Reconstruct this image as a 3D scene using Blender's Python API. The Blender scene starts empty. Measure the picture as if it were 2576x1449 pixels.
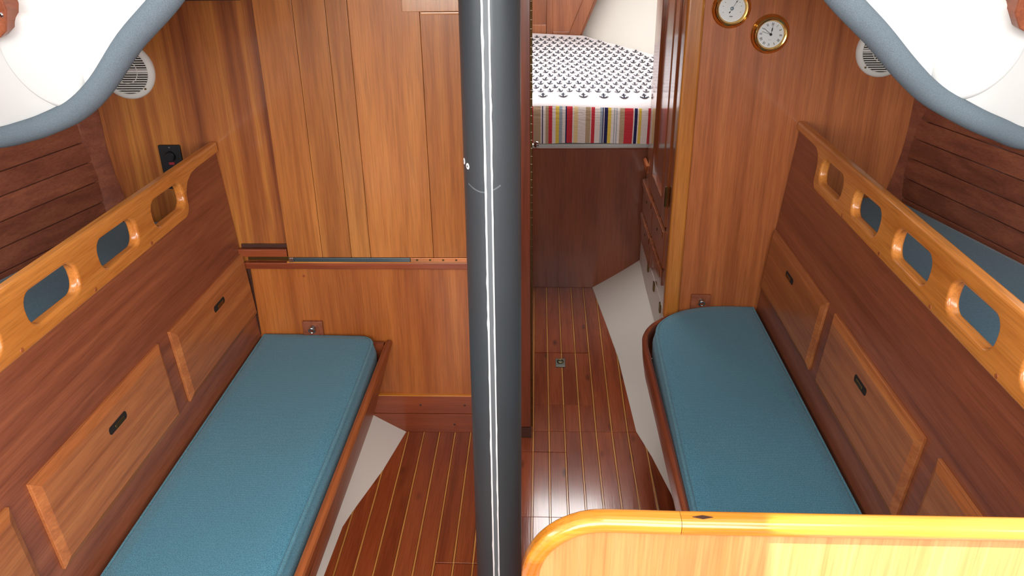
import bpy, bmesh, math, random
from mathutils import Vector, Matrix
random.seed(7)
C = bpy.context.scene.collection
R = math.radians

# ---------------------------------------------------------------- camera, world, light, exposure
cam = bpy.data.cameras.new('camera'); cam.sensor_width = 36; cam.lens = 2026.14 / 2576 * 36
cam.clip_start = 0.02
camo = bpy.data.objects.new('camera', cam); C.objects.link(camo)
_p, _y, _r = R(25.5667), R(-2.2186), R(-0.7395)
_r0 = Vector((math.cos(_y), -math.sin(_y), 0)); _f0 = Vector((math.sin(_y), math.cos(_y), 0))
_fw = _f0 * math.cos(_p) + Vector((0, 0, -1)) * math.sin(_p); _up = _r0.cross(_fw)
_rt = _r0 * math.cos(_r) + _up * math.sin(_r); _u = _rt.cross(_fw)
mw = Matrix((_rt, _u, -_fw)).transposed().to_4x4(); mw.translation = (0, 0, 1.75)
camo.matrix_world = mw
bpy.context.scene.camera = camo

w = bpy.data.worlds.new('sky'); bpy.context.scene.world = w; w.use_nodes = True
w.node_tree.nodes['Background'].inputs[0].default_value = (0.80, 0.90, 1.0, 1)
w.node_tree.nodes['Background'].inputs[1].default_value = 1.0
vs = bpy.context.scene.view_settings
vs.view_transform = 'Standard'; vs.look = 'None'; vs.gamma = 1; vs.use_curve_mapping = False
vs.exposure = 0.42

def area(name, loc, rot, sx, sy, power, col=(1, 1, 1)):
    l = bpy.data.lights.new(name, 'AREA'); l.shape = 'RECTANGLE'; l.size = sx; l.size_y = sy
    l.energy = power; l.color = col
    o = bpy.data.objects.new(name, l); C.objects.link(o); o.location = loc; o.rotation_euler = rot
    return o
# daylight standing in the openings of the cabin: companionway, roof hatch, berth hatch; the side pair is added fill
area('companionway_daylight', (-0.05, -1.48, 1.60), (R(88), 0, 0), 1.95, 1.15, 62, (1.0, 0.97, 0.93))
area('roof_hatch_daylight', (0.54, -0.12, 2.28), (R(10), 0, 0), 0.80, 0.95, 14, (1.0, 0.98, 0.95))
area('berth_hatch_daylight', (0.16, 3.78, 1.655), (0, 0, 0), 0.48, 0.48, 6, (1.0, 0.98, 0.97))
area('left_added_fill', (-1.735, 0.1, 1.79), (0, R(-80), 0), 0.38, 2.0, 16, (0.97, 0.98, 1.0))  # added fill that lifts the clock-side settee back
area('right_added_fill', (1.59, 0.1, 1.79), (0, R(80), 0), 0.38, 2.0, 14, (0.97, 0.98, 1.0))  # added fill that lifts the socket-side settee back
sun = bpy.data.lights.new('sun', 'SUN'); sun.energy = 15; sun.angle = R(0.8); sun.color = (1, 0.93, 0.80)
suno = bpy.data.objects.new('sun', sun); C.objects.link(suno)
suno.rotation_euler = Vector((0.12, 0.36, -1.0)).to_track_quat('-Z', 'Y').to_euler()

# ---------------------------------------------------------------- materials
def lin(c):
    return tuple((v / 255 / 12.92 if v / 255 <= 0.04045 else ((v / 255 + 0.055) / 1.055) ** 2.4) for v in c) + (1,)

def base_mat(name):
    m = bpy.data.materials.new(name); m.use_nodes = True
    nt = m.node_tree; return m, nt, nt.nodes['Principled BSDF']

def plain(name, col, rough=0.5, metal=0.0, coat=0.0, spec=0.5):
    m, nt, b = base_mat(name)
    b.inputs['Base Color'].default_value = lin(col); b.inputs['Roughness'].default_value = rough
    b.inputs['Metallic'].default_value = metal; b.inputs['Coat Weight'].default_value = coat
    b.inputs['Specular IOR Level'].default_value = spec
    # faint wear so no surface is perfectly even
    tc = nt.nodes.new('ShaderNodeTexCoord'); n = nt.nodes.new('ShaderNodeTexNoise')
    n.inputs['Scale'].default_value = 9; n.inputs['Detail'].default_value = 4
    mr = nt.nodes.new('ShaderNodeMapRange'); mr.inputs[3].default_value = rough * 0.85; mr.inputs[4].default_value = min(1, rough * 1.15)
    nt.links.new(tc.outputs['Object'], n.inputs['Vector']); nt.links.new(n.outputs['Fac'], mr.inputs[0])
    nt.links.new(mr.outputs[0], b.inputs['Roughness'])
    return m

def wood(name, dark, mid, light, axis='z', across=22, along=0.9, rough=0.30, coat=0.35, var=0.16, contrast=(0.30, 0.5, 0.72), bump=0.05, knots=False):
    m, nt, b = base_mat(name); L = nt.links.new
    tc = nt.nodes.new('ShaderNodeTexCoord'); mp = nt.nodes.new('ShaderNodeMapping')
    s = [across] * 3; s['xyz'.index(axis)] = along
    mp.inputs['Scale'].default_value = s
    L(tc.outputs['Object'], mp.inputs['Vector'])
    oi = nt.nodes.new('ShaderNodeObjectInfo')
    off = nt.nodes.new('ShaderNodeVectorMath'); off.operation = 'ADD'
    mul = nt.nodes.new('ShaderNodeMath'); mul.operation = 'MULTIPLY'; mul.inputs[1].default_value = 37
    L(oi.outputs['Random'], mul.inputs[0]); L(mp.outputs[0], off.inputs[0]); L(mul.outputs[0], off.inputs[1])
    n1 = nt.nodes.new('ShaderNodeTexNoise'); n1.inputs['Scale'].default_value = 1.0; n1.inputs['Detail'].default_value = 5
    n1.inputs['Roughness'].default_value = 0.55; n1.inputs['Distortion'].default_value = 0.5
    L(off.outputs[0], n1.inputs['Vector'])
    cr = nt.nodes.new('ShaderNodeValToRGB'); e = cr.color_ramp.elements
    e[0].position = contrast[0]; e[0].color = lin(dark); e[1].position = contrast[2]; e[1].color = lin(light)
    k = e.new(contrast[1]); k.color = lin(mid)
    L(n1.outputs['Fac'], cr.inputs[0])
    # fine pores along the grain
    mp2 = nt.nodes.new('ShaderNodeMapping'); s2 = [260] * 3; s2['xyz'.index(axis)] = 9
    mp2.inputs['Scale'].default_value = s2; L(tc.outputs['Object'], mp2.inputs['Vector'])
    n2 = nt.nodes.new('ShaderNodeTexNoise'); n2.inputs['Scale'].default_value = 1; n2.inputs['Detail'].default_value = 2
    L(mp2.outputs[0], n2.inputs['Vector'])
    pr = nt.nodes.new('ShaderNodeMapRange'); pr.inputs[1].default_value = 0.30; pr.inputs[2].default_value = 0.60
    pr.inputs[3].default_value = 0.80; pr.inputs[4].default_value = 1.04
    L(n2.outputs['Fac'], pr.inputs[0])
    vr = nt.nodes.new('ShaderNodeMapRange'); vr.inputs[3].default_value = 1 - var; vr.inputs[4].default_value = 1 + var
    L(oi.outputs['Random'], vr.inputs[0])
    mm = nt.nodes.new('ShaderNodeMath'); mm.operation = 'MULTIPLY'; L(pr.outputs[0], mm.inputs[0]); L(vr.outputs[0], mm.inputs[1])
    hs = nt.nodes.new('ShaderNodeHueSaturation'); L(cr.outputs[0], hs.inputs['Color']); L(mm.outputs[0], hs.inputs['Value'])
    last = hs.outputs[0]
    if knots:                                             # scattered dark knots, long along the grain
        mk = nt.nodes.new('ShaderNodeMapping'); sk = [13] * 3; sk['xyz'.index(axis)] = 5; mk.inputs['Scale'].default_value = sk
        L(tc.outputs['Object'], mk.inputs['Vector'])
        vo = nt.nodes.new('ShaderNodeTexVoronoi'); vo.inputs['Scale'].default_value = 1; L(mk.outputs[0], vo.inputs['Vector'])
        kr = nt.nodes.new('ShaderNodeMapRange'); kr.inputs[1].default_value = 0.05; kr.inputs[2].default_value = 0.17
        kr.inputs[3].default_value = 0.45; kr.inputs[4].default_value = 1.0; L(vo.outputs['Distance'], kr.inputs[0])
        hk = nt.nodes.new('ShaderNodeHueSaturation'); L(last, hk.inputs['Color']); L(kr.outputs[0], hk.inputs['Value']); last = hk.outputs[0]
    L(last, b.inputs['Base Color'])
    b.inputs['Roughness'].default_value = rough; b.inputs['Coat Weight'].default_value = coat; b.inputs['Coat Roughness'].default_value = 0.12
    b.inputs['Specular IOR Level'].default_value = 0.4
    bp = nt.nodes.new('ShaderNodeBump'); bp.inputs['Strength'].default_value = bump; bp.inputs['Distance'].default_value = 0.004
    L(n2.outputs['Fac'], bp.inputs['Height']); L(bp.outputs[0], b.inputs['Normal'])
    return m

def fabric(name, col, col2, pitch=0.0038, bump=0.5):
    m, nt, b = base_mat(name); L = nt.links.new
    tc = nt.nodes.new('ShaderNodeTexCoord'); sep = nt.nodes.new('ShaderNodeSeparateXYZ')
    L(tc.outputs['Object'], sep.inputs[0])
    def sn(axis, ph):
        a = nt.nodes.new('ShaderNodeMath'); a.operation = 'MULTIPLY_ADD'; a.inputs[1].default_value = 2 * math.pi / pitch; a.inputs[2].default_value = ph
        L(sep.outputs[axis], a.inputs[0]); c = nt.nodes.new('ShaderNodeMath'); c.operation = 'SINE'; L(a.outputs[0], c.inputs[0]); return c
    sx, sy, sz = sn(0, 0), sn(1, 1), sn(2, 0.5)
    a1 = nt.nodes.new('ShaderNodeMath'); a1.operation = 'MULTIPLY'; L(sx.outputs[0], a1.inputs[0]); L(sy.outputs[0], a1.inputs[1])
    a2 = nt.nodes.new('ShaderNodeMath'); a2.operation = 'MULTIPLY'; L(sz.outputs[0], a2.inputs[0]); L(sy.outputs[0], a2.inputs[1])
    ad = nt.nodes.new('ShaderNodeMath'); ad.operation = 'ADD'; L(a1.outputs[0], ad.inputs[0]); L(a2.outputs[0], ad.inputs[1])
    n = nt.nodes.new('ShaderNodeTexNoise'); n.inputs['Scale'].default_value = 420; n.inputs['Detail'].default_value = 1
    L(tc.outputs['Object'], n.inputs['Vector'])
    mx = nt.nodes.new('ShaderNodeMath'); mx.operation = 'MULTIPLY_ADD'; mx.inputs[1].default_value = 0.22; L(ad.outputs[0], mx.inputs[0]); L(n.outputs['Fac'], mx.inputs[2])
    cr = nt.nodes.new('ShaderNodeValToRGB'); cr.color_ramp.elements[0].position = 0.22; cr.color_ramp.elements[0].color = lin(col2)
    cr.color_ramp.elements[1].position = 0.72; cr.color_ramp.elements[1].color = lin(col)
    L(mx.outputs[0], cr.inputs[0]); L(cr.outputs[0], b.inputs['Base Color'])
    b.inputs['Roughness'].default_value = 0.9; b.inputs['Specular IOR Level'].default_value = 0.2
    b.inputs['Sheen Weight'].default_value = 0.25
    bp = nt.nodes.new('ShaderNodeBump'); bp.inputs['Strength'].default_value = bump; bp.inputs['Distance'].default_value = 0.0015
    L(mx.outputs[0], bp.inputs['Height']); L(bp.outputs[0], b.inputs['Normal'])
    return m

M = {}
M['ribbon'] = wood('ribbon_mahogany_ply', (116, 58, 28), (160, 92, 44), (202, 134, 58), 'z', 13, 0.35, contrast=(0.33, 0.5, 0.68), rough=0.36, var=0.03)
M['table'] = wood('varnished_teak_planks', (152, 86, 38), (177, 108, 50), (197, 128, 63), 'z', 14, 0.7, rough=0.36, coat=0.2, var=0.13)
M['bulk_low'] = wood('lower_bulkhead_ply', (150, 78, 34), (174, 98, 44), (190, 114, 54), 'z', 13, 0.5, rough=0.34, coat=0.25, var=0.04)
M['bulk_right'] = wood('right_bulkhead_ply', (156, 86, 46), (173, 99, 55), (190, 114, 64), 'z', 34, 0.6, rough=0.36, coat=0.2, var=0.03)
M['red_x'] = wood('red_mahogany_across', (112, 50, 28), (138, 64, 34), (160, 80, 42), 'x', 16, 1, rough=0.32)
M['red_z'] = wood('red_mahogany_upright', (100, 44, 26), (124, 58, 32), (146, 72, 38), 'z', 16, 0.8, rough=0.32, var=0.1)
M['back'] = wood('dark_mahogany_fore_and_aft', (120, 64, 44), (140, 78, 53), (158, 92, 62), 'y', 30, 0.7, rough=0.36, coat=0.2, var=0.06)
M['door'] = wood('locker_door_mahogany', (150, 84, 46), (170, 100, 56), (188, 118, 66), 'y', 34, 0.7, rough=0.35, coat=0.2, var=0.10)
M['gold_y'] = wood('golden_varnished_rail', (184, 108, 44), (202, 126, 56), (216, 142, 68), 'y', 16, 1.2, rough=0.24, coat=0.7, var=0.05)
M['gold_x'] = wood('golden_varnished_cap', (176, 98, 26), (206, 130, 40), (226, 152, 58), 'x', 22, 1.4, rough=0.22, coat=0.7, var=0.05)
M['gold_z'] = wood('golden_corner_post', (150, 84, 34), (176, 108, 46), (200, 132, 60), 'z', 24, 1.0, rough=0.30, coat=0.5, var=0.05)
M['panel_gold'] = wood('pale_plywood_panel', (188, 120, 66), (200, 134, 78), (211, 149, 93), 'z', 46, 0.8, rough=0.34, coat=0.4, var=0.03)
M['hull_y'] = wood('dark_hull_planks', (118, 66, 50), (136, 78, 58), (154, 92, 66), 'y', 26, 0.7, rough=0.45, coat=0.1, var=0.16)
M['sole'] = wood('varnished_sole_planks', (124, 54, 28), (152, 72, 38), (170, 88, 46), 'y', 18, 1.1, rough=0.17, coat=0.8, var=0.13, knots=True)
M['holly'] = wood('pale_sole_strips', (196, 128, 62), (214, 146, 76), (226, 160, 88), 'y', 40, 2, rough=0.18, coat=0.7, var=0.06)
M['settee_y'] = wood('settee_front_board', (140, 70, 36), (164, 88, 46), (180, 104, 56), 'y', 28, 1.2, rough=0.42, coat=0.08, var=0.05)
M['dark_z'] = wood('berth_front_ply', (112, 58, 40), (132, 72, 48), (150, 84, 56), 'z', 7, 1.5, rough=0.34, coat=0.2, var=0.05)
M['cab_z'] = wood('glossy_cabinet_mahogany', (112, 54, 28), (136, 70, 36), (156, 88, 46), 'z', 20, 0.8, rough=0.14, coat=0.9, var=0.08)
M['teal'] = fabric('teal_woven_cloth', (88, 152, 174), (40, 94, 116))
M['teal_pipe'] = fabric('teal_piping_cloth', (94, 154, 172), (52, 102, 122), 0.003)
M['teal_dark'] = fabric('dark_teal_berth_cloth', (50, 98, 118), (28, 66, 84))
M['liner'] = plain('white_moulded_liner', (214, 214, 211), 0.4)
M['pan_white'] = plain('cream_bow_liner', (232, 228, 218), 0.5)
M['pan'] = plain('white_painted_hull', (226, 220, 210), 0.45)
M['white_plastic'] = plain('white_plastic', (226, 226, 220), 0.4)
M['dial'] = plain('white_dial', (226, 230, 230), 0.3)
M['black'] = plain('black_plastic', (16, 18, 22), 0.45)
M['ink'] = plain('black_ink', (26, 28, 30), 0.6)
M['ink_grey'] = plain('grey_ink', (120, 124, 128), 0.6)
M['navy'] = plain('charcoal_print', (42, 46, 62), 0.9)
M['dark_gap'] = plain('dark_recess', (26, 18, 14), 0.8)
M['brass'] = plain('polished_brass', (238, 196, 120), 0.16, 1.0)
M['old_brass'] = plain('tarnished_brass', (120, 100, 62), 0.35, 1.0)
M['copper'] = plain('coppery_strip', (214, 150, 104), 0.3, 1.0)
M['steel'] = plain('dull_steel_strip', (118, 132, 138), 0.35, 1.0)
M['chrome'] = plain('chrome', (216, 220, 222), 0.12, 1.0)
M['mast'] = plain('dark_anodised_mast', (66, 72, 76), 0.42, 0.2, 0.1)
M['alu'] = plain('bare_white_edge', (238, 238, 238), 0.5)
M['groove'] = plain('grey_groove', (98, 104, 108), 0.5)
M['red_led'] = plain('dull_red_switch', (150, 40, 50), 0.4)
M['sheet'] = plain('pale_grey_sheet', (196, 196, 192), 0.9)
M['grey_plate'] = plain('grey_metal_plate', (128, 132, 124), 0.38, 0.7)
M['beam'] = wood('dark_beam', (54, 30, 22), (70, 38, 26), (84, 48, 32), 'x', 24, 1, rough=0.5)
def frost_mat():
    m, nt, b = base_mat('sun_diffusing_acrylic'); t_ = nt.nodes.new('ShaderNodeBsdfTranslucent'); t_.inputs[0].default_value = (0.85, 0.88, 0.9, 1)
    d_ = nt.nodes.new('ShaderNodeBsdfDiffuse'); d_.inputs[0].default_value = (0.7, 0.72, 0.74, 1); mx_ = nt.nodes.new('ShaderNodeMixShader'); mx_.inputs[0].default_value = 0.35
    nt.links.new(t_.outputs[0], mx_.inputs[1]); nt.links.new(d_.outputs[0], mx_.inputs[2]); nt.links.new(mx_.outputs[0], nt.nodes['Material Output'].inputs[0])
    return m
M['frost'] = frost_mat()

def foam_mat():
    m, nt, b = base_mat('grey_speckled_foam'); L = nt.links.new
    tc = nt.nodes.new('ShaderNodeTexCoord'); n = nt.nodes.new('ShaderNodeTexNoise'); n.inputs['Scale'].default_value = 800; n.inputs['Detail'].default_value = 2
    L(tc.outputs['Object'], n.inputs['Vector'])
    cr = nt.nodes.new('ShaderNodeValToRGB'); cr.color_ramp.elements[0].position = 0.34; cr.color_ramp.elements[0].color = lin((90, 101, 110))
    cr.color_ramp.elements[1].position = 0.62; cr.color_ramp.elements[1].color = lin((112, 124, 132))
    L(n.outputs['Fac'], cr.inputs[0]); L(cr.outputs[0], b.inputs['Base Color']); b.inputs['Roughness'].default_value = 0.95
    b.inputs['Specular IOR Level'].default_value = 0.15
    bp = nt.nodes.new('ShaderNodeBump'); bp.inputs['Strength'].default_value = 0.4; bp.inputs['Distance'].default_value = 0.002
    L(n.outputs['Fac'], bp.inputs['Height']); L(bp.outputs[0], b.inputs['Normal'])
    return m
M['foam'] = foam_mat()

def quilt_mat():
    m, nt, b = base_mat('striped_quilt'); L = nt.links.new
    tc = nt.nodes.new('ShaderNodeTexCoord'); sep = nt.nodes.new('ShaderNodeSeparateXYZ'); L(tc.outputs['Object'], sep.inputs[0])
    W, RD, NV, YE, TN, LB, CR = (238, 230, 224), (206, 62, 72), (44, 46, 92), (236, 208, 92), (188, 164, 134), (164, 178, 192), (240, 216, 160)
    # stripe edges in the print's own units, left to right across the berth
    seq1 = [(100, W), (135, RD), (150, TN), (218, W), (229, NV), (240, W), (263, TN), (290, RD), (325, W), (356, YE), (386, LB), (416, W), (445, NV), (458, RD), (508, W), (522, CR), (560, W), (630, TN), (672, W), (680, RD), (713, W)]
    seq2 = [(713, W), (760, LB), (783, NV), (793, W), (800, NV), (831, YE), (861, W), (886, LB), (896, W), (906, LB), (916, W), (938, TN), (982, RD), (1060, W), (1071, NV), (1099, W), (1110, YE), (1136, W), (1195, RD), (1225, W), (1260, NV)]
    X = lambda c: -0.1092 + c * 0.0004955
    def ramp(seq, lo, hi):
        mr = nt.nodes.new('ShaderNodeMapRange'); mr.inputs[1].default_value = X(lo); mr.inputs[2].default_value = X(hi)
        L(sep.outputs[0], mr.inputs[0]); cr = nt.nodes.new('ShaderNodeValToRGB'); cr.color_ramp.interpolation = 'CONSTANT'
        el = cr.color_ramp.elements
        el[0].position = 0; el[0].color = lin(seq[0][1]); el[1].position = (seq[1][0] - lo) / (hi - lo); el[1].color = lin(seq[1][1])
        for c, col in seq[2:]:
            k = el.new((c - lo) / (hi - lo)); k.color = lin(col)
        L(mr.outputs[0], cr.inputs[0]); return cr
    r1, r2 = ramp(seq1, 100, 720), ramp(seq2, 713, 1300)
    gt = nt.nodes.new('ShaderNodeMath'); gt.operation = 'GREATER_THAN'; gt.inputs[1].default_value = X(713); L(sep.outputs[0], gt.inputs[0])
    mx = nt.nodes.new('ShaderNodeMix'); mx.data_type = 'RGBA'; L(gt.outputs[0], mx.inputs['Factor']); L(r1.outputs[0], mx.inputs[6]); L(r2.outputs[0], mx.inputs[7])
    L(mx.outputs[2], b.inputs['Base Color']); b.inputs['Roughness'].default_value = 0.9; b.inputs['Specular IOR Level'].default_value = 0.15
    wv = nt.nodes.new('ShaderNodeTexNoise'); mp = nt.nodes.new('ShaderNodeMapping'); mp.inputs['Scale'].default_value = (30, 30, 120)
    L(tc.outputs['Object'], mp.inputs[0]); L(mp.outputs[0], wv.inputs['Vector']); wv.inputs['Scale'].default_value = 1
    bp = nt.nodes.new('ShaderNodeBump'); bp.inputs['Strength'].default_value = 0.6; bp.inputs['Distance'].default_value = 0.006
    L(wv.outputs['Fac'], bp.inputs['Height']); L(bp.outputs[0], b.inputs['Normal'])
    return m
M['quilt_side'] = quilt_mat()
M['quilt_top'] = plain('white_quilt_top', (240, 234, 236), 0.9)

# ---------------------------------------------------------------- mesh helpers
def finish(name, bm, mat, parent=None, smooth=35):
    bmesh.ops.remove_doubles(bm, verts=bm.verts, dist=1e-6)
    bmesh.ops.recalc_face_normals(bm, faces=bm.faces)
    me = bpy.data.meshes.new(name); bm.to_mesh(me); bm.free()
    for p in me.polygons: p.use_smooth = True
    me.set_sharp_from_angle(angle=R(smooth))
    for mm in (mat if isinstance(mat, (list, tuple)) else [mat]):
        me.materials.append(M[mm])
    o = bpy.data.objects.new(name, me); C.objects.link(o)
    wn = o.modifiers.new('normals', 'WEIGHTED_NORMAL'); wn.keep_sharp = True; wn.weight = 70
    if parent:
        o.parent = parent; o.matrix_parent_inverse = parent.matrix_basis.inverted()
    return o

def tag(o, label, cat, group=None, kind=None):
    o['label'] = label
    if cat: o['category'] = cat
    if group: o['group'] = group
    if kind: o['kind'] = kind
    return o

def thing(name, loc, label, cat, group=None, kind=None):
    o = bpy.data.objects.new(name, None); C.objects.link(o); o.location = loc; o.empty_display_size = 0.05
    o.matrix_basis = Matrix.Translation(loc)
    return tag(o, label, cat, group, kind)

def box(bm, x0, x1, y0, y1, z0, z1, bev=0.0):
    r = bmesh.ops.create_cube(bm, size=1)
    for v in r['verts']:
        v.co = Vector((x0 + (v.co.x + .5) * (x1 - x0), y0 + (v.co.y + .5) * (y1 - y0), z0 + (v.co.z + .5) * (z1 - z0)))
    if bev:
        es = list({e for v in r['verts'] for e in v.link_edges})
        bmesh.ops.bevel(bm, geom=es, offset=bev, segments=2, affect='EDGES', profile=0.5)

def bobj(name, d, mat, parent=None, bev=0.0):
    bm = bmesh.new(); box(bm, *d, bev=bev); return finish(name, bm, mat, parent)

def area2(l):
    return 0.5 * sum(l[i][0] * l[(i + 1) % len(l)][1] - l[(i + 1) % len(l)][0] * l[i][1] for i in range(len(l)))

def offset(loop, d):
    n = len(loop); out = []
    for i in range(n):
        a, b, c = Vector(loop[i - 1]), Vector(loop[i]), Vector(loop[(i + 1) % n])
        e1, e2 = (b - a), (c - b)
        if e1.length < 1e-9 or e2.length < 1e-9: out.append(tuple(b)); continue
        e1.normalize(); e2.normalize()
        n1, n2 = Vector((-e1.y, e1.x)), Vector((-e2.y, e2.x)); m = n1 + n2
        if m.length < 1e-6: m = n1
        m.normalize(); k = 1 / max(0.5, m.dot(n1))
        out.append((b.x + m.x * d * k, b.y + m.y * d * k))
    return out

def ringfaces(bm, a, b):
    n = len(a)
    for i in range(n):
        try: bm.faces.new((a[i], a[(i + 1) % n], b[(i + 1) % n], b[i]))
        except ValueError: pass

def capfill(bm, rings):
    es = []
    for r in rings:
        for i in range(len(r)):
            e = bm.edges.get((r[i], r[(i + 1) % len(r)])) or bm.edges.new((r[i], r[(i + 1) % len(r)]))
            es.append(e)
    if len(rings) == 1:
        try: bm.faces.new(rings[0]); return
        except ValueError: pass
    bmesh.ops.triangle_fill(bm, use_beauty=True, edges=es)

def prism(bm, outer, mapf, w0, w1, r=0.0, holes=(), seg=3, prof=None):
    """outline (a,b) raised from w0 to w1 along mapf(a,b,w), front edge rounded by r"""
    loops = [list(outer) if area2(outer) > 0 else list(outer)[::-1]] + [list(h) if area2(h) < 0 else list(h)[::-1] for h in holes]
    if prof is None:
        prof = [(0, w0)] + ([(r * (1 - math.cos(k / seg * math.pi / 2)), w1 - r + r * math.sin(k / seg * math.pi / 2)) for k in range(seg + 1)] if r else [(0, w1)])
    firsts, lasts = [], []
    for lp in loops:
        prev = None
        for d, ww in prof:
            pts = offset(lp, d) if d else lp
            ring = [bm.verts.new(mapf(a, b, ww)) for a, b in pts]
            if prev: ringfaces(bm, prev, ring)
            else: firsts.append(ring)
            prev = ring
        lasts.append(prev)
    capfill(bm, lasts); capfill(bm, firsts)

def rrect(a0, a1, b0, b1, r, seg=6):
    out = []
    for cx, cy, s in ((a1 - r, b1 - r, 0), (a0 + r, b1 - r, 90), (a0 + r, b0 + r, 180), (a1 - r, b0 + r, 270)):
        for k in range(seg + 1):
            t = R(s + 90 * k / seg); out.append((cx + r * math.cos(t), cy + r * math.sin(t)))
    return out

def sweep(bm, path, sect, up=(0, 0, 1), closed=False, caps=True):
    up = Vector(up); P = [Vector(p) for p in path]; n = len(P); rings = []
    for i in range(n):
        if closed: t = P[(i + 1) % n] - P[i - 1]
        else: t = P[min(i + 1, n - 1)] - P[max(i - 1, 0)]
        t.normalize(); s = t.cross(up); s.normalize(); u = s.cross(t)
        rings.append([bm.verts.new(P[i] + s * a + u * b) for a, b in sect])
    for i in range(n - 1): ringfaces(bm, rings[i], rings[i + 1])
    if closed: ringfaces(bm, rings[-1], rings[0])
    elif caps:
        bm.faces.new(rings[0]); bm.faces.new(rings[-1])

def circ(r, n=12):
    return [(r * math.cos(2 * math.pi * k / n), r * math.sin(2 * math.pi * k / n)) for k in range(n)]

def lathe(bm, prof, c, axis=(0, -1, 0), seg=40):
    ax = Vector(axis).normalized(); q = ax.to_track_quat('Z', 'Y'); c = Vector(c); prev = None
    for r, h in prof:
        if r < 1e-6: ring = [bm.verts.new(c + ax * h)]
        else: ring = [bm.verts.new(c + q @ Vector((r * math.cos(2 * math.pi * k / seg), r * math.sin(2 * math.pi * k / seg), h))) for k in range(seg)]
        if prev:
            if len(prev) == 1 and len(ring) > 1:
                for k in range(seg): bm.faces.new((prev[0], ring[k], ring[(k + 1) % seg]))
            elif len(ring) == 1 and len(prev) > 1:
                for k in range(seg): bm.faces.new((prev[k], prev[(k + 1) % seg], ring[0]))
            elif len(ring) > 1: ringfaces(bm, prev, ring)
        prev = ring

def lobj(name, prof, c, mat, parent=None, axis=(0, -1, 0), seg=40):
    bm = bmesh.new(); lathe(bm, prof, c, axis, seg); return finish(name, bm, mat, parent)

def catmull(pts, sub=6):
    P = [Vector(p) for p in pts]; out = []
    for i in range(len(P) - 1):
        p0, p1, p2, p3 = P[max(i - 1, 0)], P[i], P[i + 1], P[min(i + 2, len(P) - 1)]
        for k in range(sub):
            t = k / sub
            out.append(0.5 * ((2 * p1) + (p2 - p0) * t + (2 * p0 - 5 * p1 + 4 * p2 - p3) * t * t + (3 * p1 - p0 - 3 * p2 + p3) * t ** 3))
    out.append(P[-1]); return out

def lerp(tab, x):
    for (a, u), (b, v) in zip(tab, tab[1:]):
        if x <= b: return u + (v - u) * (x - a) / (b - a)
    return tab[-1][1]

YL, YR, YF, XC = 2.443, 2.670, 3.664, -0.085
XZ = lambda y, sgn=-1: (lambda a, b, ww: (a, y + sgn * ww, b))       # upright face looking aft at depth y, ww towards the viewer
SURF = 'structure'

# ---------------------------------------------------------------- floor (cabin sole)
fl = bobj('floor', (-0.80, 0.66, -1.5, YF + 0.02, -0.06, -0.014), 'dark_gap')
tag(fl, 'varnished mahogany cabin sole with pale inlaid strips', 'floor', kind=SURF)
def quadpiece(name, xa0, xa1, xb0, xb1, y0, y1, z0, z1, mat, parent):
    bm = bmesh.new()
    prism(bm, [(xa0, y0), (xa1, y0), (xb1, y1), (xb0, y1)], lambda a, b, ww: (a, b, ww), z0, z1, r=0.0007, seg=1)
    return finish(name, bm, mat, parent)
cols = []                                              # (kind, left, right) column edges at near seam; fans a little forward of the seam
k = -12
while -0.0225 + 0.0573 * k < 0.64:
    x = -0.0225 + 0.0573 * k
    cols.append(('holly_strip', k - 0.055, k + 0.055)); cols.append(('plank', k + 0.055, k + 0.945)); k += 1
fx = lambda c, y: -0.0225 + 0.0573 * c if y <= 2.441 else -0.0225 + (0.0573 + 0.0042 * (y - 2.441) / 1.22) * c - 0.008 * (y - 2.441) / 1.22
def column(kind, c0, c1, y0, y1, parent, z=0.0):
    g = 0.0005
    quadpiece(kind, fx(c0, y0) + g, fx(c1, y0) - g, fx(c0, y1) + g, fx(c1, y1) - g, y0, y1, -0.012, z, 'sole' if kind == 'plank' else 'holly', parent)
hatches = {'a': (-2.0, 2.0, 1.983, 2.318), 'b': (0.06, 3.93, 2.614, 3.013), 'c': (-4.9, -2.1, 1.45, 1.780)}
hp = {}
for kx, (c0, c1, y0, y1) in hatches.items():
    hp[kx] = bobj('floor_hatch', (fx(c0, y0) + .004, fx(c1, y0) - .004, y0 + .004, y1 - .004, -0.0135, -0.0125), 'dark_gap', fl)
for kind, c0, c1 in cols:
    for (ya, yb) in ((-1.4, 2.4395), (2.4425, YF)):
        if ya > 2 and (c1 < -1 or c0 > 9): continue
        cuts = sorted([(h[2], h[3], kx) for kx, h in hatches.items() if c0 >= h[0] - 0.06 and c1 <= h[1] + 0.06 and ya < h[2] < yb])
        y = ya
        for h0, h1, kx in cuts:
            column(kind, c0, c1, y, h0 - 0.0015, fl); column(kind, c0, c1, h0 + 0.0015, h1 - 0.0015, hp[kx], -0.0012); y = h1 + 0.0015
        column(kind, c0, c1, y, yb, fl)
ring = thing('lift_ring', (0.086, 2.925, 0.0), 'small square grey metal lift ring set in the sole', 'lift ring')
bobj('plate', (0.066, 0.106, 2.893, 2.957, -0.001, 0.004), 'grey_plate', ring, 0.0015)
bm = bmesh.new(); sweep(bm, [(0.086 + 0.012 * math.cos(t), 2.930 + 0.014 * math.sin(t), 0.006) for t in [2 * math.pi * q / 20 for q in range(20)]], circ(0.0025, 8), closed=True)
finish('ring', bm, 'old_brass', ring)

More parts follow.
